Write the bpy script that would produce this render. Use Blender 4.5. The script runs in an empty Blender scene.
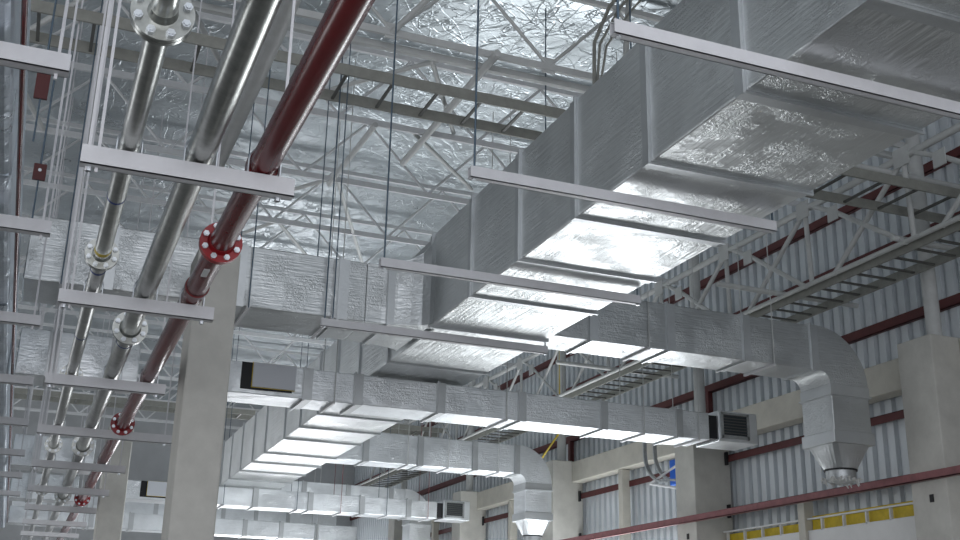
import bpy, math, random
from mathutils import Vector, Matrix
random.seed(7)
SC = bpy.context.scene
COL = SC.collection
LIFT = 1.6          # camera height above the floor; coordinates below are measured from the eye level

# ------------------------------------------------------------------ materials
def mat(name, col, rough=0.5, metal=0.0, var=0.0, vscale=3.0, bump=0.0, bscale=20.0, spec=0.5):
    m = bpy.data.materials.new(name); m.use_nodes = True
    nt = m.node_tree; b = nt.nodes['Principled BSDF']
    b.inputs['Base Color'].default_value = (*col, 1)
    b.inputs['Roughness'].default_value = rough
    b.inputs['Metallic'].default_value = metal
    b.inputs['Specular IOR Level'].default_value = spec
    tc = nt.nodes.new('ShaderNodeTexCoord')
    if var > 0:
        n = nt.nodes.new('ShaderNodeTexNoise'); n.inputs['Scale'].default_value = vscale
        n.inputs['Detail'].default_value = 6; n.inputs['Roughness'].default_value = .65
        nt.links.new(tc.outputs['Object'], n.inputs['Vector'])
        r = nt.nodes.new('ShaderNodeValToRGB')
        r.color_ramp.elements[0].position = .3; r.color_ramp.elements[1].position = .7
        r.color_ramp.elements[0].color = (*[c*(1-var) for c in col], 1)
        r.color_ramp.elements[1].color = (*[min(1, c*(1+var*.6)) for c in col], 1)
        nt.links.new(n.outputs['Fac'], r.inputs['Fac']); nt.links.new(r.outputs['Color'], b.inputs['Base Color'])
    if bump > 0:
        n = nt.nodes.new('ShaderNodeTexNoise'); n.inputs['Scale'].default_value = bscale
        n.inputs['Detail'].default_value = 5
        nt.links.new(tc.outputs['Object'], n.inputs['Vector'])
        bp = nt.nodes.new('ShaderNodeBump'); bp.inputs['Strength'].default_value = bump
        bp.inputs['Distance'].default_value = .01
        nt.links.new(n.outputs['Fac'], bp.inputs['Height']); nt.links.new(bp.outputs['Normal'], b.inputs['Normal'])
    return m

def foil(name, col, rough=.33, metal=.85, streak=(1, 1, 1), sstr=.5, crinkle=18.0, cstr=.3, crease=0.0, crsc=1.0, var=.14, tint=1.3):
    """aluminium foil facing: elongated fine streaks, small angular crinkles and, for the roof, long thin folds"""
    m = bpy.data.materials.new(name); m.use_nodes = True
    nt = m.node_tree; b = nt.nodes['Principled BSDF']; N = nt.nodes.new; L = nt.links.new
    b.inputs['Metallic'].default_value = metal
    tc = N('ShaderNodeTexCoord'); last = None
    def bump(h, st, dist):
        nonlocal last
        q = N('ShaderNodeBump'); q.inputs['Strength'].default_value = st; q.inputs['Distance'].default_value = dist
        L(h, q.inputs['Height'])
        if last is not None: L(last.outputs['Normal'], q.inputs['Normal'])
        last = q
    def mapped(sc, rot=(0, 0, 0)):
        mp = N('ShaderNodeMapping'); mp.inputs['Scale'].default_value = sc; mp.inputs['Rotation'].default_value = rot
        L(tc.outputs['Object'], mp.inputs['Vector']); return mp.outputs['Vector']
    if sstr > 0:
        n = N('ShaderNodeTexNoise'); n.inputs['Scale'].default_value = 1; n.inputs['Detail'].default_value = 3
        L(mapped(streak), n.inputs['Vector']); bump(n.outputs['Fac'], sstr, .012)
    if cstr > 0:
        v = N('ShaderNodeTexVoronoi'); v.feature = 'F2'; v.inputs['Scale'].default_value = crinkle; v.inputs['Randomness'].default_value = 1
        wn = N('ShaderNodeTexNoise'); wn.inputs['Scale'].default_value = crinkle*.35; wn.inputs['Detail'].default_value = 4
        L(tc.outputs['Object'], wn.inputs['Vector'])
        mx = N('ShaderNodeMix'); mx.data_type = 'VECTOR'; mx.inputs['Factor'].default_value = .12
        L(tc.outputs['Object'], mx.inputs[4]); L(wn.outputs['Color'], mx.inputs[5]); L(mx.outputs[1], v.inputs['Vector'])
        # crinkles come in patches
        pn = N('ShaderNodeTexNoise'); pn.inputs['Scale'].default_value = 2.2; pn.inputs['Detail'].default_value = 3
        L(tc.outputs['Object'], pn.inputs['Vector'])
        pr = N('ShaderNodeMapRange'); pr.inputs['From Min'].default_value = .42; pr.inputs['From Max'].default_value = .62
        L(pn.outputs['Fac'], pr.inputs['Value'])
        mu = N('ShaderNodeMath'); mu.operation = 'MULTIPLY'; L(v.outputs['Distance'], mu.inputs[0]); L(pr.outputs['Result'], mu.inputs[1])
        bump(mu.outputs[0], cstr, .02)
    if crease > 0:
        tot = None
        for q, (an, sc) in enumerate(((.5, (.55, 1.7, 1)), (1.45, (.7, 2.3, 1)), (2.4, (.5, 1.9, 1)), (3.0, (1.3, 4.2, 1)), (.95, (1.1, 4.6, 1)))):
            n = N('ShaderNodeTexNoise'); n.inputs['Scale'].default_value = crsc; n.inputs['Detail'].default_value = 2.0; n.inputs['Roughness'].default_value = .45
            mp = N('ShaderNodeMapping'); mp.inputs['Rotation'].default_value = (0, 0, an); mp.inputs['Location'].default_value = (q*7.3, q*3.1, q)
            L(tc.outputs['Object'], mp.inputs['Vector'])
            m2 = N('ShaderNodeMapping'); m2.inputs['Scale'].default_value = sc; L(mp.outputs['Vector'], m2.inputs['Vector'])
            L(m2.outputs['Vector'], n.inputs['Vector'])
            sb = N('ShaderNodeMath'); sb.operation = 'SUBTRACT'; sb.inputs[1].default_value = .5; L(n.outputs['Fac'], sb.inputs[0])
            ab = N('ShaderNodeMath'); ab.operation = 'ABSOLUTE'; L(sb.outputs[0], ab.inputs[0])
            mr = N('ShaderNodeMapRange'); mr.inputs['From Max'].default_value = .012 if q < 3 else .016; mr.inputs['To Min'].default_value = 1; mr.inputs['To Max'].default_value = 0
            L(ab.outputs[0], mr.inputs['Value'])
            if tot is None: tot = mr.outputs['Result']
            else:
                ad = N('ShaderNodeMath'); ad.operation = 'ADD'; L(tot, ad.inputs[0]); L(mr.outputs['Result'], ad.inputs[1]); tot = ad.outputs[0]
        bump(tot, crease, .03)
        n = N('ShaderNodeTexNoise'); n.inputs['Scale'].default_value = .9; n.inputs['Detail'].default_value = 2
        L(tc.outputs['Object'], n.inputs['Vector']); bump(n.outputs['Fac'], .25, .12)
    if last is not None: L(last.outputs['Normal'], b.inputs['Normal'])
    big = N('ShaderNodeTexNoise'); big.inputs['Scale'].default_value = tint; big.inputs['Detail'].default_value = 6; big.inputs['Roughness'].default_value = .6
    L(tc.outputs['Object'], big.inputs['Vector'])
    r = N('ShaderNodeValToRGB'); r.color_ramp.elements[0].position = .3; r.color_ramp.elements[1].position = .7
    r.color_ramp.elements[0].color = (*[c*(1-var) for c in col], 1); r.color_ramp.elements[1].color = (*[min(1, c*(1+var*.5)) for c in col], 1)
    L(big.outputs['Fac'], r.inputs['Fac']); L(r.outputs['Color'], b.inputs['Base Color'])
    rr = N('ShaderNodeMapRange'); rr.inputs['To Min'].default_value = rough*.7; rr.inputs['To Max'].default_value = rough*1.3
    L(big.outputs['Fac'], rr.inputs['Value']); L(rr.outputs['Result'], b.inputs['Roughness'])
    return m

M = {}
M['duct'] = foil('main duct foil', (.68, .70, .70), rough=.34, metal=.85, streak=(20, 1.1, 26), sstr=.85, crinkle=42, cstr=.42)
M['duct_x'] = foil('branch duct foil', (.56, .58, .585), rough=.36, metal=.82, streak=(3.0, 24, 34), sstr=.6, crinkle=48, cstr=.40)
M['duct_bright'] = foil('cross duct foil', (.84, .87, .89), rough=.38, metal=.78, streak=(3.5, 26, 36), sstr=.6, crinkle=46, cstr=.45)
M['band'] = foil('foil tape', (.60, .62, .63), rough=.42, metal=.85, streak=(20, 20, 20), sstr=.12, cstr=0)
M['lagging'] = foil('pipe duct lagging', (.60, .67, .74), rough=.3, metal=.75, streak=(20, 3, 20), sstr=.4, crinkle=26, cstr=.7)
M['roof'] = foil('roof foil', (.53, .575, .60), rough=.30, metal=.78, streak=(9, 9, 9), sstr=.08, cstr=0, crease=.26, crsc=.9, tint=.35, var=.2)
M['galv'] = mat('galvanised pipe', (.40, .41, .39), rough=.28, metal=.95, var=.25, vscale=9, bump=.06, bscale=30)
M['galv_dull'] = mat('galvanised sheet', (.5, .52, .53), rough=.45, metal=.8, var=.2, vscale=12)
M['red'] = mat('red pipe paint', (.15, .012, .014), rough=.26, var=.15, vscale=4)
M['redflange'] = mat('red flange paint', (.33, .010, .016), rough=.35)
M['steelbolt'] = mat('zinc bolt', (.6, .63, .66), rough=.35, metal=.85)
M['white'] = mat('white painted steel', (.70, .71, .72), rough=.45, var=.08, vscale=6)
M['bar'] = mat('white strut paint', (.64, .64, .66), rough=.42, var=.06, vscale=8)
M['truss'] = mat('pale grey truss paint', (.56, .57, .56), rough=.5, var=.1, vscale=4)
M['ladder'] = mat('grey ladder steel', (.30, .30, .27), rough=.5, metal=.2, var=.15, vscale=6)
M['rung'] = mat('dark rung steel', (.12, .12, .11), rough=.5, metal=.2)
M['rod'] = mat('dark threaded rod', (.10, .14, .18), rough=.4, metal=.6)
M['conc'] = mat('smooth concrete', (.55, .54, .50), rough=.85, var=.16, vscale=1.6, bump=.15, bscale=25)
M['beamconc'] = mat('pale concrete', (.55, .53, .47), rough=.85, var=.14, vscale=2.0, bump=.2, bscale=20)
M['girt'] = mat('oxide red steel', (.10, .020, .020), rough=.55, var=.2, vscale=5)
M['rail'] = mat('faded oxide red rail', (.24, .085, .09), rough=.5, var=.25, vscale=7)
M['siding'] = mat('pale blue corrugated sheet', (.66, .70, .73), rough=.45, metal=.1, var=.08, vscale=.8)
M['floor'] = mat('dusty concrete floor', (.26, .26, .25), rough=.6, var=.15, vscale=.7, bump=.1, bscale=8)
M['plain'] = mat('grey wall sheet', (.46, .47, .48), rough=.7, var=.15, vscale=.6)
M['black'] = mat('black rubber', (.008, .008, .010), rough=.6)
M['louvre'] = mat('dark louvre', (.06, .07, .08), rough=.35, metal=.6)
M['panel'] = mat('grey damper panel', (.58, .60, .64), rough=.5)
M['yellow'] = mat('yellow paint', (.62, .46, .02), rough=.5, var=.2, vscale=6)
M['blue'] = mat('blue plastic', (.02, .16, .75), rough=.4)
M['bluetape'] = mat('blue tape', (.02, .05, .22), rough=.5)
M['board'] = mat('white plasterboard', (.74, .74, .73), rough=.8, var=.08, vscale=1.2)
M['wool'] = mat('loose insulation wool', (.6, .6, .58), rough=.95, bump=.5, bscale=60)

# ------------------------------------------------------------------ mesh builder
class MB:
    def __init__(s): s.v = []; s.f = []
    def add(s, vs, fs):
        n = len(s.v); s.v += [Vector(v) for v in vs]; s.f += [tuple(i+n for i in f) for f in fs]; return s
    def box(s, x0, x1, y0, y1, z0, z1):
        return s.add([(x0,y0,z0),(x1,y0,z0),(x1,y1,z0),(x0,y1,z0),(x0,y0,z1),(x1,y0,z1),(x1,y1,z1),(x0,y1,z1)],
                     [(3,2,1,0),(4,5,6,7),(0,1,5,4),(1,2,6,5),(2,3,7,6),(3,0,4,7)])
    def hexa(s, a, b):      # two quads (lists of 4 points)
        return s.add(list(a)+list(b), [(3,2,1,0),(4,5,6,7),(0,1,5,4),(1,2,6,5),(2,3,7,6),(3,0,4,7)])
    def frame(s, p0, p1):
        d = (Vector(p1)-Vector(p0)).normalized()
        up = Vector((0,0,1)) if abs(d.z) < .95 else Vector((0,1,0))
        u = d.cross(up).normalized(); w = u.cross(d).normalized()
        return d, u, w
    def beam(s, p0, p1, w, h):
        d, u, t = s.frame(p0, p1); q = [(-1,-1),(1,-1),(1,1),(-1,1)]
        a = [Vector(p0)+u*(i*w/2)+t*(j*h/2) for i, j in q]; b = [Vector(p1)+u*(i*w/2)+t*(j*h/2) for i, j in q]
        return s.hexa(a, b)
    def tube(s, pts, r, n=14, caps=True):
        pts = [Vector(p) for p in pts]; rings = []; m = len(s.v)
        rs = r if isinstance(r, (list, tuple)) else [r]*len(pts)
        for i, p in enumerate(pts):
            a = pts[max(0, i-1)]; b = pts[min(len(pts)-1, i+1)]
            d, u, w = s.frame(a, b)
            for k in range(n):
                t = 2*math.pi*k/n; s.v.append(p + u*math.cos(t)*rs[i] + w*math.sin(t)*rs[i])
        for i in range(len(pts)-1):
            for k in range(n):
                a = m+i*n+k; b = m+i*n+(k+1) % n; s.f.append((a, b, b+n, a+n))
        if caps:
            s.f.append(tuple(m+k for k in reversed(range(n)))); s.f.append(tuple(m+(len(pts)-1)*n+k for k in range(n)))
        return s
    def disc(s, c, axis, r, t, n=28, hole=0):
        c = Vector(c); a = Vector(axis).normalized()*t/2
        return s.tube([c-a, c+a], r, n)
    def prism(s, prof, y0, y1, ax='y'):
        n = len(prof)
        def P(a, b, t): return {'y': (a, t, b), 'x': (t, a, b), 'z': (a, b, t)}[ax]
        vs = [P(a, b, y0) for a, b in prof]+[P(a, b, y1) for a, b in prof]
        fs = [tuple(range(n)), tuple(range(2*n-1, n-1, -1))]+[((i+1) % n, i, i+n, (i+1) % n+n) for i in range(n)]
        return s.add(vs, fs)
    def build(s, name, m, parent=None, smooth=False, bevel=0, loc=None):
        off = Vector(parent['_w']) if parent is not None else Vector(loc or (0, 0, 0))
        me = bpy.data.meshes.new(name); me.from_pydata([v-off for v in s.v], [], s.f); me.validate()
        import bmesh
        bm = bmesh.new(); bm.from_mesh(me); bmesh.ops.recalc_face_normals(bm, faces=bm.faces); bm.to_mesh(me); bm.free()
        if smooth:
            for p in me.polygons: p.use_smooth = True
            try: me.set_sharp_from_angle(angle=math.radians(40))
            except Exception: pass
        me.materials.append(m)
        o = bpy.data.objects.new(name, me); COL.objects.link(o)
        o['_w'] = tuple(off)
        if parent is not None: o.parent = parent
        else: o.location = off+Vector((0, 0, LIFT))
        if bevel:
            b = o.modifiers.new('bevel', 'BEVEL'); b.width = bevel; b.segments = 2; b.limit_method = 'ANGLE'
        return o

def thing(name, label, cat, loc, group=None):
    o = bpy.data.objects.new(name, None); o.empty_display_size = .2; COL.objects.link(o)
    o.location = Vector(loc)+Vector((0, 0, LIFT)); o['_w'] = tuple(loc)
    o['label'] = label; o['category'] = cat
    if group: o['group'] = group
    return o
def tag(o, label, cat, group=None, kind=None):
    if label: o['label'] = label
    if cat: o['category'] = cat
    if group: o['group'] = group
    if kind: o['kind'] = kind
    return o
def RANK(k): return 'nearest the camera' if k == 0 else ORD[k]+' from the camera'
def struct(name, mb, m, label=None, **k):
    o = mb.build(name, m, None, **k); o['kind'] = 'structure'
    if label: o['label'] = label
    return o
ORD = ['nearest', 'second', 'third', 'fourth', 'fifth', 'sixth', 'seventh', 'eighth', 'ninth', 'tenth', 'eleventh', 'twelfth', 'thirteenth', 'fourteenth']

# ------------------------------------------------------------------ shell
XW = 14.3
ROOF = 10.3
struct('floor', MB().box(-18, XW+.1, -6, 52, -1.75, -1.6), M['floor'], 'dusty grey concrete floor of the hall')
struct('ceiling', MB().box(-18, XW+.1, -6, 52, ROOF, ROOF+.1), M['roof'], 'roof underside lined with crinkled silver foil')
def corrugated(y0, y1, z0, z1, x, pitch=.30, dep=.085):
    mb = MB(); pr = []; y = y0
    while y < y1-1e-6:
        pr += [(y, 0), (y+.16, 0), (y+.172, dep), (y+.288, dep)]; y += pitch
    pr.append((min(y, y1+.3), 0))
    vs = [(x+d, yy, z0) for yy, d in pr]+[(x+d, yy, z1) for yy, d in pr]; n = len(pr)
    mb.add(vs, [(i, i+1, i+1+n, i+n) for i in range(n-1)])
    return mb
# the right wall has a wide daylight doorway low down, below the photograph's frame
D0, D1, DT = 22.2, 33.5, 1.0
w = corrugated(-6, D0-.01, -1.6, ROOF, XW)
w2 = corrugated(D0-.01, D1, DT, ROOF, XW); w3 = corrugated(D1+.01, 52, -1.6, ROOF, XW)
w.add(w2.v, w2.f); w.add(w3.v, w3.f)
struct('wall_right', w, M['siding'], 'pale blue corrugated metal side wall')
b = MB().box(-18, XW, 52, 52.15, 3.0, ROOF); b.box(-18, 0, 52, 52.15, -1.6, 3.0)
struct('wall_back', b, M['plain'], 'grey end wall far beyond the ducts')
struct('wall_left', MB().box(-18.15, -18, -6, 52, 1.6, ROOF), M['plain'], 'grey wall far left of the hall')

i = 0
# oxide red girts along the siding
for z, ya, yb in ((5.87, 2, 52), (7.28, 2, 52), (8.43, 2, 52)):
    i += 1
    g = MB().box(XW-.10, XW-.085, ya, yb, z-.09, z+.09); g.box(XW-.10, XW-.005, ya, yb, z-.09, z-.075)
    struct('trim_%d' % i, g, M['girt'], 'dark oxide red girt running along the corrugated wall')

# ------------------------------------------------------------------ columns, beams, lower wall bays
CY = [6.65, 13.75, 20.95, 28.05, 35.1, 42.2]
cw = ['beside the elbow duct that comes closest', 'beside the blue box in the middle of the wall', 'behind the elbow of the second downturned duct', 'behind the far duct outlet']
def column(x0, x1, y0, y1, zt, label, name='concrete_column'):
    t = thing(name, label, 'column', ((x0+x1)/2, (y0+y1)/2, -1.6))
    MB().box(x0, x1, y0, y1, -1.6, zt).build('shaft', M['conc'], t, bevel=.02)
    return t
for k, y in enumerate(CY):
    lab = ['square concrete wall column just outside the right edge of the view', 'square concrete wall column at right, nearest one, with white round post on top',
           'pale square concrete wall column beside the blue box', 'square concrete wall column behind the second downturned duct',
           'square concrete wall column behind the far grille duct end', 'farthest square concrete wall column'][k]
    c = column(13.3, 14.22, y, y+.78, 5.1, lab)
    if k in (1, 2):
        MB().box(13.285, 13.302, y+.30, y+.38, 2.42, 2.54).build('socket_recess', M['black'], c)
    t = thing('round_post', 'white round steel post standing on the ' + ['column outside the frame at right', 'nearest wall column at right', 'wall column beside the blue box',
              'wall column behind the second downturned duct', 'wall column behind the far grille duct end', 'farthest wall column'][k], 'post', (13.74, y+.35, 5.1))
    MB().tube([(13.74, y+.35, 5.12), (13.74, y+.35, ROOF-.2)], .125, 20).build('shaft', M['truss'], t, smooth=True)
    MB().box(13.52, 13.96, y+.13, y+.57, 5.1, 5.13).build('base_plate', M['truss'], t)
    if k < 5:
        y1 = CY[k+1]
        bl = ['right of the nearest column', 'between nearest column and blue box', 'just left of the blue box', 'behind the far grille end', 'farthest along the wall'][k]
        MB_ = MB().box(13.88, 14.26, y+.78, y1, 4.52, 5.08)
        o = MB_.build('concrete_beam', M['beamconc'], None, bevel=.02, loc=(14.07, (y+y1)/2, 4.52))
        tag(o, 'pale concrete wall beam ' + bl, 'beam')
        for z, nm in ((4.15, 'upper'), (3.02, 'lower')):
            g = MB().box(14.10, 14.12, y+.80, y1-.02, z-.075, z+.075); g.box(14.10, 14.2, y+.80, y1-.02, z+.06, z+.075)
            t = thing('wall_girt', 'dark red %s girt in the bay %s' % (nm, bl), 'girt', (14.15, (y+y1)/2, z))
            g.build('channel', M['girt'], t)
            for yy in (y+.86, y1-.08):
                c = MB().box(14.06, 14.098, yy-.05, yy+.05, z-.14, z+.14).build('clip', M['black'], t)
        my = (y+.78+y1)/2 + .45
        o = MB().box(13.9, 14.12, my-.1, my+.1, -1.6, 3.0 if k == 1 else 4.5).build('steel_stud', M['beamconc'], None, loc=(14.0, my, -1.6))
        tag(o, 'pale upright stud mid-bay, ' + bl, 'stud')
        # plasterboard lining with open stud head, yellow insulation behind
        for j, (a, c2) in enumerate(((y+.8, my-.11), (my+.11, y1-.02))):
            if k in (2, 3): continue
            side = ['nearer', 'farther'][j]
            zt = 2.34
            t = thing('lining_panel', 'white plasterboard panel, %s half of the bay %s' % (side, bl), 'panel', (14.0, (a+c2)/2, -1.6))
            MB().box(13.96, 14.0, a, c2, -1.6, zt).build('board', M['board'], t)
            fr = MB().box(13.95, 14.01, a, c2, zt+.22, zt+.25)
            fr.box(13.95, 14.01, a, c2, zt, zt+.02)
            yy = a+.02
            while yy < c2:
                fr.box(13.95, 14.01, yy-.015, yy+.015, zt, zt+.23); yy += .62
            fr.build('stud_frame', M['white'], t)
            o = MB().box(14.06, 14.24, a, c2, -1.6, zt+(.30 if j == 0 else .2)).build('insulation_batt', M['yellow'], None, bevel=.02, loc=(14.15, (a+c2)/2, -1.6))
            tag(o, 'yellow insulation, %s half of the bay %s' % (side, bl), 'insulation')
for k, y in enumerate(CY[2:4]):
    o = MB().box(14.14, 14.26, y+.62, y+.76, 5.12, 5.79).build('steel_stub', M['girt'], None, loc=(14.2, y+.7, 5.12))
    tag(o, ['short dark red stub post above the column by the blue box', 'short dark red stub post above the wall column behind the second elbow'][k], 'stub')

# long faded red rail across the columns
t = thing('service_rail', 'long faded red steel rail running across the wall columns', 'rail', (13.14, 24, 2.8))
r = MB().box(13.10, 13.115, 4, 46, 2.74, 2.87); r.box(13.10, 13.19, 4, 46, 2.74, 2.755); r.build('angle', M['rail'], t)
for y in (7.0, 14.15, 21.3, 28.4, 35.5):
    MB().box(13.17, 13.3, y-.03, y+.03, 2.76, 2.86).build('bracket', M['galv_dull'], t)

# left row of concrete columns
column(1.60, 2.13, 13.75, 14.45, 4.78, 'tall square concrete column behind the red pipe, nearest on the left')
column(1.62, 2.20, 28.0, 28.65, 4.95, 'pale square concrete column farther back behind the pipe racks')
# ------------------------------------------------------------------ main duct and branches
def band_ring(t, ax, c, a0, a1, b0, b1, wd=.17, name='joint_band'):
    """wrapped tape band + standing seam round a box duct. ax = duct axis; (a,b) = cross axes ranges"""
    def rg(c, wd, e):
        mb = MB()
        lo, hi = c-wd/2, c+wd/2
        for (p0, p1, q0, q1) in ((a0-e, a1+e, b0-e, b0+.004), (a0-e, a1+e, b1-.004, b1+e), (a0-e, a0+.004, b0+.004, b1-.004), (a1-.004, a1+e, b0+.004, b1-.004)):
            if ax == 'y': mb.box(p0, p1, lo, hi, q0, q1)
            elif ax == 'x': mb.box(lo, hi, p0, p1, q0, q1)
            else: mb.box(p0, p1, q0, q1, lo, hi)
        return mb
    mb = rg(c, wd, .009)
    m2 = rg(c-wd*.34, .025, .034)
    mb.add(m2.v, m2.f)
    return mb.build(name, M['band'], t)

X0, X1, Z0, Z1 = 5.0, 6.80, 4.4, 5.77
t = thing('main_duct', 'large foil-wrapped rectangular main duct running down the hall', 'duct', (5.9, 18, 4.4))
joints = [2.3, 3.85, 5.4, 6.93, 8.46, 10.0, 11.5, 13.05, 14.62]
ja = joints + [16.9, 18.6, 20.1, 21.5, 23.0, 24.5, 26.6, 28.1, 29.7, 31.3, 32.7]
prev = 1.0
for k, j in enumerate(ja):
    sh = 0 if k <= 8 else .1
    MB().box(X0+sh, X1, prev+.005, j-.005, Z0, Z1-(.15 if sh else 0)).build('duct_section', M['duct'], t, bevel=.018)
    band_ring(t, 'y', j, X0+(sh if k > 8 else 0), X1, Z0, Z1-(.15 if sh else 0))
    prev = j

def cross(t, x0, x1, y0, y1, z0, z1, js, m='duct_bright'):
    MB().box(x0, x1, y0, y1, z0, z1).build('duct_section', M[m], t, bevel=.015)
    for j in js: band_ring(t, 'x', j, y0, y1, z0, z1)

# left branch (from the main duct to the left side)
t = thing('branch_duct', 'foil-wrapped branch duct crossing left from the main duct, behind the nearest column', 'duct', (0, 15.3, 4.4))
cross(t, -.41, 4.1, 14.8, 15.9, 4.4, 5.27, [.6, 2.3, 3.75], 'duct_x')
a = [(4.1, 14.8, 4.4), (4.1, 15.9, 4.4), (4.1, 15.9, 5.27), (4.1, 14.8, 5.27)]
mb = MB(); prev = a
for s in range(1, 7):
    f = s/6; e = 1-math.cos(f*math.pi/2)
    x = 4.1+.9*math.sin(f*math.pi/2)
    yf = 14.8-.35*e; yb = 15.9+.3*e; zt = 5.27+.45*e
    cur = [(x, yf, 4.4), (x, yb, 4.4), (x, yb, zt), (x, yf, zt)]
    mb.hexa(prev, cur); prev = cur
mb.build('flared_takeoff', M['duct_x'], t)
band_ring(t, 'x', 4.45, 14.76, 15.95, 4.4, 5.33, .12)

def arc(cx, cz, r, a0, a1, n=10): return [(cx+r*math.cos(math.radians(a0+(a1-a0)*i/n)), cz+r*math.sin(math.radians(a0+(a1-a0)*i/n))) for i in range(n+1)]
def elbow_duct(y, label, js, pipe=False, wool=False, xs=6.84, m='duct_bright', dx=0):
    y0, y1 = y, y+.78; z0, z1 = 4.53, 5.28
    t = thing('elbow_duct', label, 'duct', (9.5, y+.39, 4.53))
    cross(t, xs, 11.8+dx, y0, y1, z0, z1, js, m)
    prof = [(11.8, 4.53)]+arc(11.8, 4.33, .2, 90, 0, 5)[1:]+arc(11.8, 4.33, .96, 0, 90, 14)
    prof = [(a+dx, b) for a, b in prof]
    MB().prism(prof, y0, y1).build('elbow', M[m], t, smooth=True)
    MB().box(12.0+dx, 12.76+dx, y0, y1, 3.55, 4.34).build('drop_section', M[m], t, bevel=.015)
    band_ring(t, 'z', 4.22, 12.0+dx, 12.76+dx, y0, y1, .2)
    MB().box(11.97+dx, 12.79+dx, y0-.03, y1+.03, 3.36, 3.56).build('drop_collar', M['band'], t, bevel=.01)
    # square to round reducer
    mb = MB(); n = 32; cx, cy = 12.38+dx, y+.39
    top = []; bot = []
    for k in range(n):
        an = 2*math.pi*(k+.5)/n; c, s = math.cos(an), math.sin(an); q = .37/max(abs(c), abs(s))
        top.append((cx+c*q, cy+s*q, 3.36)); bot.append((cx+c*.25, cy+s*.25, 2.97))
    mb.add(top+bot, [(k, (k+1) % n, (k+1) % n+n, k+n) for k in range(n)]+[tuple(range(n)), tuple(range(2*n-1, n-1, -1))])
    mb.build('reducer', M[m], t)
    MB().tube([(cx, cy, 2.99), (cx, cy, 2.965)], .27, 28).build('sealing_ring', M['black'], t, smooth=True)
    MB().tube([(cx, cy, 2.97), (cx, cy, 2.80 if not pipe else -1.6)], .24, 28).build('round_spigot', M['galv_dull'], t, smooth=True)
    if wool:
        mb = MB()
        for k in range(60):
            an = random.random()*6.283; r = .24+random.random()*.06
            p = Vector((cx+math.cos(an)*r, cy+math.sin(an)*r, 2.80+random.random()*.05))
            mb.tube([p, p+Vector((random.uniform(-.08, .08), random.uniform(-.05, .05), random.uniform(-.09, .02)))], [.02, .008], 5)
        tag(mb.build('loose_insulation', M['wool'], t), 'torn pale insulation hanging from the open end', None)
    return t
elbow_duct(14.7, 'nearest foil branch duct turning down in a rounded elbow at right', [7.65, 9.0, 10.4, 11.72], wool=True, m='duct_x')
elbow_duct(27.4, 'second foil branch duct turning down in front of a wall column', [7.8, 9.25, 10.75, 11.95], pipe=True, dx=.2)
elbow_duct(37.0, 'farthest foil branch duct turning down, seen behind the far grille duct', [8.5, 10.0, 11.5], pipe=True, dx=.2)

def grille_duct(y, label, js, left=2.35):
    z0, z1 = 3.84, 4.345; y1 = y+.8
    t = thing('grille_duct', label, 'duct', (7.5, y+.4, z0))
    cross(t, left, 11.6, y, y1, z0, z1, js)
    # right end box with a grille and a black connector sleeve
    MB().box(11.6, 11.83, y+.05, y1-.05, z0+.04, z1-.03).build('flexible_sleeve', M['black'], t)
    MB().box(11.80, 12.66, y, y1, z0, z1+.07).build('end_box', M['duct_bright'], t, bevel=.012)
    g = MB().box(11.9, 12.42, y-.012, y+.005, z0+.12, z1-.0).build('grille', M['louvre'], t)
    f = MB().box(11.86, 12.46, y-.03, y, z0+.06, z0+.12); f.box(11.86, 12.46, y-.03, y, z1, z1+.04)
    f.box(11.84, 11.9, y-.03, y, z0+.06, z1+.04); f.box(12.42, 12.47, y-.03, y, z0+.06, z1+.04)
    f.build('grille_frame', M['galv_dull'], g)
    lv = MB()
    for k in range(7):
        zz = z0+.16+k*.055; lv.box(11.9, 12.42, y-.025, y-.012, zz, zz+.012)
    lv.build('louvre_blades', M['rung'], g)
    # left opening
    g = MB().box(2.92, 3.75, y-.015, y+.005, z0+.07, z1+.0).build('damper_opening', M['black'], t)
    MB().box(3.10, 3.79, y-.06, y-.015, z0+.11, z1-.0).build('damper_panel', M['panel'], g)
    e = MB().box(3.09, 3.79, y-.03, y-.012, z0+.102, z1+.008)
    tag(e.build('damper_seal', M['yellow'], g), 'yellow seal edge showing round the damper panel', None)
    return t
grille_duct(17.7, 'foil cross duct with dark grille end box, nearer one, crossing under the main duct', [4.0, 4.85, 6.3, 7.8, 9.4, 10.95])
grille_duct(32.6, 'foil cross duct with grille end box, farther one at bottom centre', [4.4, 6.1, 7.7, 9.25, 10.7], left=2.5)
for k, (y, lab) in enumerate(((17.7, 'foil cross duct left of the nearest column, behind the pipes'), (27.4, 'foil cross duct far left behind the pipes, middle one'), (33.8, 'foil cross duct far left behind the pipes, farthest one'))):
    t = thing('cross_duct', lab, 'duct', (-3, y+.4, 3.84))
    cross(t, -.40, 1.35, y, y+.8, 3.8, 4.5, [.1, 1.0])
for k, (y, z0, z1, x0, x1) in enumerate(((41.0, 3.8, 4.35, -.41, 11.5), (46.0, 4.6, 5.4, -.41, 12.0))):
    t = thing('cross_duct', ['foil cross duct low in the far distance', 'foil cross duct at the very end of the hall'][k], 'duct', (4, y+.4, z0))
    cross(t, x0, x1, y, y+.8, z0, z1, [x0+1.3*q for q in range(1, 9)])
    for xx in (2.0, 6.0, 10.0):
        for yy in (y-.06, y+.86): MB().beam((xx, yy, z0), (xx, yy, ROOF-.1), .02, .02).build('hanger_rod', M['truss'], t)
        MB().box(xx-.03, xx+.03, y-.08, y+.88, z0-.03, z0).build('hanger_bar', M['truss'], t)

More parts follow.
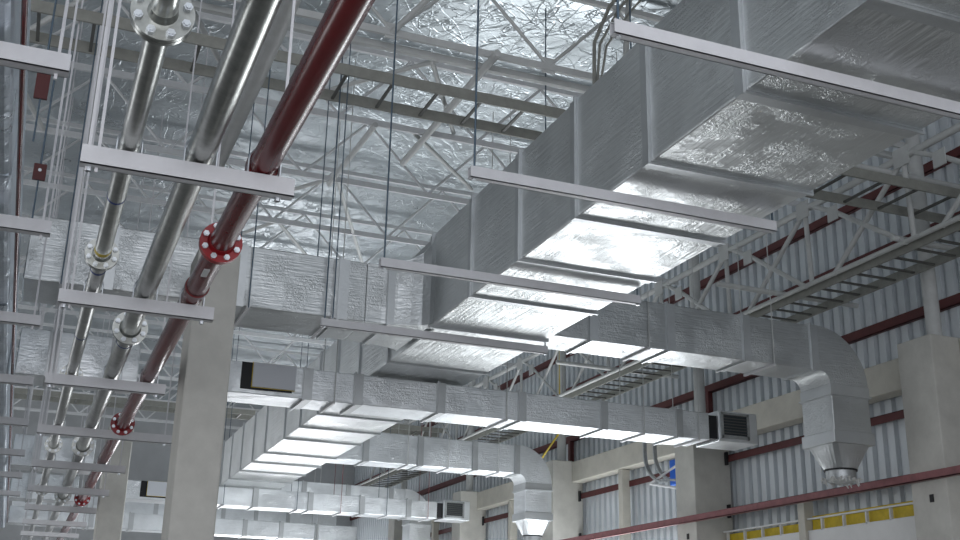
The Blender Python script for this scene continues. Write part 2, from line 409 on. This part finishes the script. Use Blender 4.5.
# left lagged duct on the left rack
t = thing('lagged_duct', 'silver lagged duct at the far left edge above the left racks', 'duct', (-1, 18, 3.82))
for k in range(10): MB().box(-1.6, -.50, 1.5+k*4.2, 1.5+k*4.2+4.19, 3.83, 4.9).build('duct_section', M['lagging'], t, bevel=.05)
o = MB().tube([(-.44, 2, 3.9), (-.44, 42, 3.9)], .020, 10).build('red_conduit', M['red'], None, smooth=True, loc=(-.44, 20, 3.9))
tag(o, 'thin red conduit running along the lagged duct at far left', 'conduit')

# ------------------------------------------------------------------ pipes with flanges
def pipe(name, x, z, r, m, label, fl, fm, rings=()):
    t = thing(name, label, 'pipe', (x, 18, z))
    MB().tube([(x, 3.0, z), (x, 46, z)], r, 28).build('barrel', M[m], t, smooth=True)
    for (y, fr, pair) in fl:
        mb = MB().tube([(x, y-.03, z), (x, y-.002, z)], fr, 30)
        if pair: mb.tube([(x, y+.004, z), (x, y+.034, z)], fr, 30)
        mb.tube([(x, y-.09, z), (x, y-.03, z)], [r*1.03, r*1.18], 24)
        f = mb.build('flange', M[fm], t, smooth=True)
        for k in range(8):
            a = 2*math.pi*(k+.5)/8; bx, bz = x+math.cos(a)*fr*.8, z+math.sin(a)*fr*.8
            MB().tube([(bx, y-.065, bz), (bx, y+.06, bz)], fr*.095, 8).tube([(bx, y-.055, bz), (bx, y-.03, bz)], fr*.15, 6).build('bolt', M['steelbolt'], f)
    for (y, wd, rm) in rings:
        MB().tube([(x, y-wd/2, z), (x, y+wd/2, z)], r*1.02, 28).build('marking_ring', M[rm], t, smooth=True)
    return t
pipe('galvanised_pipe', .32, 3.14, .068, 'galv', 'slimmest galvanised pipe, leftmost of the three on the rack', [(5.44, .165, True), (9.57, .14, True), (14.48, .14, True), (19.9, .14, True), (26.0, .14, True)], 'galv',
     [(9.50-.09, .07, 'yellow'), (8.15, .03, 'bluetape'), (9.95, .04, 'bluetape'), (12.35, .03, 'bluetape'), (14.30, .07, 'yellow')])
pipe('galvanised_pipe', .78, 3.165, .095, 'galv', 'thick galvanised pipe, middle of the three on the rack', [(11.98, .18, True), (19.95, .18, True), (27.0, .18, True)], 'galv', [(12.5, .03, 'bluetape')])
pipe('red_pipe', 1.21, 3.165, .098, 'red', 'dark red fire pipe with bright red bolted flange, right of the galvanised pipes', [(8.93, .175, True), (17.59, .175, True), (27.4, .175, True)], 'redflange')
o = bpy.data.objects['red_pipe']
MB().tube([(1.21, 7.20, 3.165), (1.21, 7.27, 3.165)], .115, 28).build('coupling', M['red'], o, smooth=True)
MB().tube([(1.21, 10.2, 3.165), (1.21, 10.27, 3.165)], .113, 28).build('coupling', M['red'], o, smooth=True)
s_ = MB().box(1.15, 1.20, 9.35, 9.55, 3.055, 3.066).build('paper_sticker', M['white'], o); tag(s_, 'small pale sticker on the red pipe', None)

def channel(x0, x1, y, z, h, d):      # upward open U channel, bar along X; z = underside
    mb = MB().box(x0, x1, y-d/2, y+d/2, z, z+.008)
    mb.box(x0, x1, y-d/2, y-d/2+.008, z, z+h); mb.box(x0, x1, y+d/2-.008, y+d/2, z, z+h)
    mb.box(x0, x1, y-d/2+.008, y-d/2+.022, z+h-.008, z+h); mb.box(x0, x1, y+d/2-.022, y+d/2-.008, z+h-.008, z+h)
    return mb
HY = [7.15, 10.5, 14.1, 17.65, 21.2, 24.75, 28.3, 31.8, 35.3, 38.8, 42.2]
for k, y in enumerate(HY):
    xr = 1.42 if k < 3 else (1.95 if k == 3 else 1.6)
    t = thing('pipe_rack', 'white trapeze rack under the three pipes, %s' % RANK(k) , 'rack', ((xr)/2, y, 2.93))
    channel(.03, xr, y, 2.93, .13, .08).build('crossbar', M['bar'], t)
    if k < 5: MB().box(.03, xr, y+.065, y+.075, 3.03, 3.065).build('clamp_strip', M['bar'], t)
    for xx in ((.075, .135, xr-.10) if k < 6 else (.09, xr-.09)):
        MB().beam((xx, y+.02, 2.9), (xx, y+.02, ROOF-.2), .02, .02).build('hanger_rod', M['bar'], t)
    for xx in (.09, xr-.1):
        MB().tube([(xx, y+.02, 2.9), (xx, y+.02, 2.945)], .02, 6).build('nut', M['steelbolt'], t)
    if k < 6:
        for px, pr, pz in ((.32, .068, 3.14), (.78, .095, 3.165), (1.21, .098, 3.165)):
            mb = MB(); mb.tube([(px-pr-.012, y, 3.06), (px-pr-.012, y, pz)]+[(px+(pr+.012)*math.cos(a), y, pz+(pr+.012)*math.sin(a)) for a in [math.pi*(1-q/8) for q in range(1, 8)]]+[(px+pr+.012, y, pz), (px+pr+.012, y, 3.06)], .008, 6)
            mb.build('pipe_clamp', M['steelbolt'], t)
for k, y in enumerate([7.35, 10.75, 14.2, 17.75, 21.3, 24.9, 28.4, 32.0]):
    t = thing('duct_rack', 'white trapeze bar under the lagged duct at left, %s' % RANK(k), 'rack', (-.9, y, 3.64))
    channel(-1.8, -.12, y, 3.64, .13, .1).build('crossbar', M['bar'], t)
    for xx in (-.2, -1.7):
        MB().beam((xx, y+.02, 3.6), (xx, y+.02, ROOF-.2), .022, .022).build('hanger_rod', M['bar'], t)
for k, y in enumerate([6.28, 9.1, 11.95, 14.71]):
    t = thing('duct_hanger', 'long white trapeze bar under the main duct, %s' % RANK(k), 'hanger', (5.2, y, 4.24))
    channel(3.45, 6.875, y, 4.225, .115, .075).build('crossbar', M['bar'], t)
    for xx in (3.5, 6.85):
        MB().tube([(xx, y, 4.22), (xx, y, ROOF-.2)], .011, 8).build('threaded_rod', M['rod'], t)
        MB().tube([(xx, y, 4.215), (xx, y, 4.245)], .022, 6).build('nut', M['steelbolt'], t)
# strap hangers for the cross ducts
def rods(name, label, pts, z0, m='truss', r=.009):
    t = thing(name, label, 'hanger', (pts[0][0], pts[0][1], z0))
    ys = sorted(set(p[1] for p in pts)); x = pts[0][0]
    MB().beam((x, ys[0], z0-.018), (x, ys[-1], z0-.018), .04, .035).build('crossbar', M['bar'], t)
    for (x, y) in pts: MB().tube([(x, y, z0-.03), (x, y, ROOF-.2)], r, 6).build('hanger_rod', M[m], t)
for k, x in enumerate((8.6, 10.9)):
    rods('strap_hanger', 'thin strap hanger on the nearest elbow duct, %s one' % ['left', 'right'][k], [(x, 14.67), (x, 15.51)], 4.53)
for k, x in enumerate((4.45, 7.5, 10.2, 11.35)):
    rods('strap_hanger', 'thin rod hanger on the nearer grille duct, %s from the left' % ['first', 'second', 'third', 'fourth'][k], [(x, 17.66), (x, 18.54)], 3.84)
for k, x in enumerate((8.9, 10.0, 11.4)):
    rods('strap_hanger', 'thin rod hanger on the second elbow duct, %s from the left' % ['first', 'second', 'third'][k], [(x, 27.35), (x, 28.22)], 4.53)
for k, x in enumerate((5.2, 7.3, 8.6, 10.0, 11.3)):
    rods('strap_hanger', 'thin rod hanger on the farther grille duct, %s from the left' % ['first', 'second', 'third', 'fourth', 'fifth'][k], [(x, 32.55), (x, 33.44)], 3.84, 'rail' if k in (2, 4) else 'rod')
for k, (x, y) in enumerate(((3.62, 14.74), (2.45, 14.74), (.05, 14.74))):
    rods('strap_hanger', 'dark rod hanger on the left branch duct, %s from the right' % ['first', 'second', 'third', 'fourth'][k], [(x, y), (x, 15.95)], 4.40, 'rod')
# red steel hanger plates near the lagged duct
for k, (x, y, z0, z1) in enumerate(((-.62, 10.0, 6.42, 6.72), (-.44, 11.9, 5.55, 6.0), (-.36, 13.0, 5.05, 5.25))):
    t = thing('hanger_plate', ['dark red hanger plate at top left corner', 'dark red hanger plate with bolt hole, lower one above the left racks', 'small dark red turnbuckle above the left racks'][k], 'hanger', (x, y, z0))
    MB().box(x-.07, x+.07, y-.02, y+.02, z0, z1).build('plate', M['girt'], t, bevel=.006)
    MB().tube([(x, y, z1), (x, y, ROOF-.2)], .012, 6).build('rod', M['rod'], t)
    MB().tube([(x, y, 4.91 if k == 0 else z0-.5), (x, y, z0)], .010, 6).build('rod', M['rod'], t)
    MB().tube([(x, y-.024, z1-.08), (x, y-.018, z1-.08)], .02, 10).build('bolt', M['steelbolt'], t)

# ------------------------------------------------------------------ roof joists (open web)
JY = [3.6, 8.9, 14.2, 17.2, 19.9, 22.6, 25.4, 28.6, 32.0, 35.5, 39.0, 43.0, 47.0]
for k, y in enumerate(JY):
    t = thing('roof_truss', 'pale open-web roof truss spanning the hall, %s' % RANK(k), 'truss', (6, y, 8.7))
    ht = .05 if k == 2 else .045
    bc = MB().beam((-9, y, 8.70), (XW-.2, y, 8.70), .05, .11); 
    if k == 2: bc.beam((-9, y+.42, 8.70), (XW-.2, y+.42, 8.70), .09, .10)
    tm = M['truss'] if k < 3 else M['white']  # farther trusses get whiter paint in place of the light on them
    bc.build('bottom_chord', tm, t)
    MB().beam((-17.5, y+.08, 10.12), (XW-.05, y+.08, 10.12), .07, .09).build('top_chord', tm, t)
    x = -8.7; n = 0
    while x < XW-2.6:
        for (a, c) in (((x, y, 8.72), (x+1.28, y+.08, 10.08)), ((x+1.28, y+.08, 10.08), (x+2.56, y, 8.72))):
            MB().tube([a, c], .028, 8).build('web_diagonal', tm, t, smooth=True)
        if k == 2:
            MB().box(x-.11, x+.11, y-.012, y+.012, 8.60, 8.86).build('gusset_plate', M['truss'], t)
        x += 2.56; n += 1
# bracing tubes running between the trusses
for k, (a, c, r) in enumerate((((5.7, 13.95, 8.60), (5.65, 18.4, 8.60), .06), ((4.73, 17.1, 8.62), (4.66, 20.0, 8.62), .05), ((8.2, 14.6, 8.7), (6.3, 10.7, 9.9), .045),
        ((3.3, 14.2, 8.7), (2.1, 10.7, 9.9), .05), ((4.1, 14.2, 8.7), (5.6, 10.7, 9.9), .045), ((4.9, 14.7, 8.7), (6.2, 17.2, 8.8), .04), ((5.0, 14.7, 8.7), (3.4, 17.2, 8.9), .04),
        ((5.4, 17.2, 8.7), (7.6, 19.9, 9.0), .04), ((4.8, 19.9, 8.7), (7.0, 25.4, 8.7), .04), ((4.6, 20.0, 8.7), (2.9, 22.6, 8.7), .04), ((4.2, 22.6, 8.7), (5.8, 25.4, 8.7), .04), ((4.2, 22.6, 8.7), (2.8, 25.4, 8.7), .04),
        ((-.6, 10.6, 8.7), (.9, 14.2, 8.7), .05), ((.3, 14.2, 8.7), (-1.4, 17.2, 8.7), .045), ((1.0, 14.2, 8.7), (2.4, 17.2, 8.7), .045), ((-2.0, 14.2, 8.7), (-.6, 19.9, 8.7), .045))):
    o = MB().tube([a, c], r, 10).build('brace_tube', M['truss'], None, smooth=True, loc=a)
    tag(o, 'pale roof brace tube ' + ['parallel to the main duct beside the blue hanging rod', 'parallel to the main duct above the second rod', 'slanting up right beside the top of the main duct',
        'slanting up left from the bolted truss node at top centre', 'slanting up right from the bolted truss node at top centre', 'slanting down right across the roof ladder', 'slanting down left across the roof ladder',
        'slanting toward the main duct below the roof ladder', 'long one reaching the main duct above the left branch', 'slanting left above the left branch duct', 'crossing right just above the left branch duct', 'crossing left just above the left branch duct',
        'behind the middle galvanised pipe', 'behind the slim galvanised pipe', 'above the nearest concrete column', 'farthest left behind the rack rods'][k], 'brace')
# longitudinal beams over the left column row
for k, (x, z) in enumerate(((1.7, 6.0), (.15, 8.3))):
    o = MB().tube([(x, 2 if k else 8.3, z), (x, 40 if k else 13.9, z)], .13 if not k else .06, 16).build('roof_tube', M['truss'], None, smooth=True, loc=(x, 14, z))
    tag(o, ['thick pale tube above the pipes, between middle pipe and red pipe', 'long pale tube high above the slim pipe'][k], 'tube')

for k, (dx_, r) in enumerate(((0, .03), (.16, .022), (.35, .018))):
    pts = [(7.15+dx_, 12.4, 9.3), (7.05+dx_, 12.9, 9.15), (7.05+dx_*.6, 13.4, 8.8), (7.2+dx_*.3, 13.7, 8.3), (7.35, 13.9, 7.8)]
    o = MB().tube([(8.6+dx_, 11.6, 9.9)]+pts, r, 8).build('roof_cable', M['ladder'], None, smooth=True, loc=pts[-1])
    tag(o, 'dark cable curving down from the roof above the main duct, %s of three' % ['thickest', 'middle', 'thinnest'][k], 'cable')
# ------------------------------------------------------------------ cable ladders
def ladder(label, p0, p1, wd, side, pitch, rail_h=.13, name='cable_ladder', rm='ladder'):
    p0, p1, side = Vector(p0), Vector(p1), Vector(side)
    t = thing(name, label, 'cable ladder', tuple((p0+p1)/2))
    for s in (0, 1):
        o = side*wd*s
        MB().beam(p0+o, p1+o, .03, rail_h).build('side_rail', M[rm], t)
    L = (p1-p0).length; n = int(L/pitch)
    for k in range(1, n):
        c = p0+(p1-p0)*k/n
        MB().beam(c+Vector((0, 0, -rail_h*.3)), c+side*wd+Vector((0, 0, -rail_h*.3)), .045, .03).build('rung', M['rung' if rm == 'ladder' else rm], t)
    return t
ladder('grey cable ladder under the roof at upper left, ending behind the main duct', (-9, 14.1, 7.88), (6.9, 14.1, 7.88), .86, (0, 1, 0), .68, .17)
ladder('grey cable ladder crossing to the wall at upper right, in front of the round post', (7.4, 12.46, 7.0), (14.2, 12.46, 7.0), .93, (0, 1, 0), .62, .16)
ladder('grey cable ladder running along the wall below the wall truss', (12.54, 3, 6.3), (12.54, 44, 6.3), .88, (1, 0, 0), .46, .17)
ladder('grey cable ladder crossing at the far end below the roof', (-9, 36.0, 7.2), (13.1, 36.0, 7.2), .86, (0, 1, 0), 1.0, .16)
# curved ladder drop between the wall columns
t = thing('cable_ladder', 'short curved cable ladder dropping down beside the blue box', 'cable ladder', (13.3, 22.6, 3.8))
for s in (0, .3):
    pts = [(13.25+s*.3, 22.95-s, 4.9)]+[(13.25+s*.3, 22.95-s-.9*(1-math.cos(a)), 4.5-.75*math.sin(a)) for a in [q*math.pi/2/8 for q in range(9)]]
    pts = [Vector(p) for p in pts]
    mb = MB()
    for a, c in zip(pts, pts[1:]): mb.beam(a, c, .09, .04)
    mb.build('side_rail', M['galv_dull'], t)
o = MB().box(13.5, 13.75, 21.73, 22.3, 3.70, 4.27).build('blue_box', M['blue'], None, bevel=.02, loc=(13.6, 22.2, 3.62))
tag(o, 'bright blue junction box beside the middle wall column', 'box')
t = thing('wall_bracket', 'white V-shaped bracket in front of the blue box', 'bracket', (13.3, 22.4, 3.6))
for z in (3.58, 3.95): MB().tube([(13.35, 21.72, z+(.12 if z > 3.7 else -.02)), (13.25, 22.75, 3.78)], .028, 8).build('arm', M['white'], t)

# ------------------------------------------------------------------ wall truss (longitudinal)
XT = 12.45
t = thing('wall_truss', 'pale tubular truss running along the corrugated wall above the cable ladder', 'truss', (XT, 20, 6.3))
MB().tube([(XT, 2, 7.75), (XT, 46, 7.85)], .062, 12).build('top_chord', M['truss'], t, smooth=True)
MB().tube([(XT, 2, 6.36), (XT, 46, 6.36)], .042, 12).build('bottom_chord', M['truss'], t, smooth=True)
for k in range(-4, 12):
    n = 13.02+2.55*k
    for a, c in (((n, 7.75), (n+1.9, 6.34)), ((n, 7.75), (n-.05, 6.34)), ((n+1.75, 7.45), (n+.12, 6.34)), ((n+1.75, 7.45), (n+2.35, 7.78))):
        MB().tube([(XT, a[0], a[1]), (XT, c[0], c[1])], .045 if k < 4 else .038, 10).build('web_diagonal', M['truss'], t, smooth=True)
    MB().box(XT-.06, XT-.04, n-.17, n+.17, 7.6, 7.92).build('gusset_plate', M['truss'], t)
    MB().box(XT-.06, XT-.04, n+1.62, n+1.88, 7.28, 7.55).build('gusset_plate', M['truss'], t)
for k, (y, xa, xb, z) in enumerate(((13.3, 12.3, 14.25, 6.45), (16.5, 11.13, 14.25, 6.45), (23.0, 11.0, 14.25, 6.45), (13.3, 11.2, 14.25, 7.6))):
    o = MB().tube([(xa, y, z), (xb, y, z)], .05, 10).build('tie_tube', M['truss'], None, smooth=True, loc=(xa, y, z))
    tag(o, ['pale horizontal tie tube beside the nearest round post', 'pale horizontal tie tube ending free in front of the wall truss', 'pale horizontal tie tube left of the far round post', 'pale horizontal tie tube just under the roof ladder at right'][k], 'tie tube')
# yellow conduit by the far post
o = MB().tube([(13.55, 28.1, 8.6), (13.55, 28.1, 5.9), (13.55, 29.8, 5.1)], .03, 8).build('yellow_conduit', M['yellow'], None, smooth=True, loc=(13.45, 28.5, 5.1))
tag(o, 'yellow conduit running down beside the far round post and kinking left', 'conduit')

# ------------------------------------------------------------------ lights
def area(name, loc, rot, sx, sy, power, col=(.86, .93, 1)):
    l = bpy.data.lights.new(name, 'AREA'); l.shape = 'RECTANGLE'; l.size = sx; l.size_y = sy; l.energy = power; l.color = col
    o = bpy.data.objects.new(name, l); COL.objects.link(o); o.location = Vector(loc)+Vector((0, 0, LIFT)); o.rotation_euler = rot
    return o
R = math.radians
area('doorway_daylight', (14.25, (D0+D1)/2, (-1.6+DT)/2), (0, R(90), 0), DT+1.5, D1-D0-.2, 1400, (.92, .96, 1))
area('far_end_fill', (10.5, 51.9, .7), (R(-90), 0, 0), 6, 4.0, 600, (.95, .97, 1))  # fill light added low at the back wall, no known doorway there
area('floor_up_fill', (11.6, 28, -1.5), (R(180), 0, 0), 4.6, 12, 400, (.93, .97, 1))  # added upward fill lying on the floor, mirrored in the duct undersides
area('high_back_fill', (-9, 51.8, 6.5), (R(-90), 0, 0), 13, 5.0, 380, (.95, .97, 1))  # added light high on the back wall to brighten duct sides, no window
area('left_side_fill', (-16, 28, 1.0), (0, R(-90), 0), 5, 16, 800, (.95, .97, 1))  # added to light the left-facing duct sides, no doorway behind it
area('behind_camera_key', (-2, -5.8, 3.0), (R(92), 0, 0), 16, 7, 850, (.95, .95, 1))  # added key light behind the camera to brighten the bar fronts
w = bpy.data.worlds.new('hall daylight'); SC.world = w; w.use_nodes = True
bg = w.node_tree.nodes['Background']; bg.inputs[0].default_value = (.90, .94, 1, 1); bg.inputs[1].default_value = .85

# ------------------------------------------------------------------ camera from the measured vanishing points
f, cx, cy = 1128., 480., 270.
Yc = Vector((3-cx, 644-cy, f)).normalized(); Xc = Vector((3500-cx, 720-cy, f)).normalized()
Xc = (Xc-Xc.dot(Yc)*Yc).normalized(); Zc = Xc.cross(Yc)
if Zc.y > 0: Zc = -Zc
# world axes in camera frame (x right, y down, z forward) -> camera axes in world
right = Vector((Xc.x, Yc.x, Zc.x)); down = Vector((Xc.y, Yc.y, Zc.y)); fwd = Vector((Xc.z, Yc.z, Zc.z))
up = -down; back = -fwd
cam = bpy.data.cameras.new('camera'); cam.sensor_width = 36; cam.lens = f/960*36; cam.clip_end = 200; cam.clip_start = .05
co = bpy.data.objects.new('camera', cam); COL.objects.link(co)
co.matrix_world = Matrix(((right.x, up.x, back.x, 0), (right.y, up.y, back.y, 0), (right.z, up.z, back.z, LIFT), (0, 0, 0, 1)))
SC.camera = co
SC.view_settings.view_transform = 'Standard'
SC.view_settings.exposure = 0.12
for o in SC.objects:
    if '_w' in o: del o['_w']
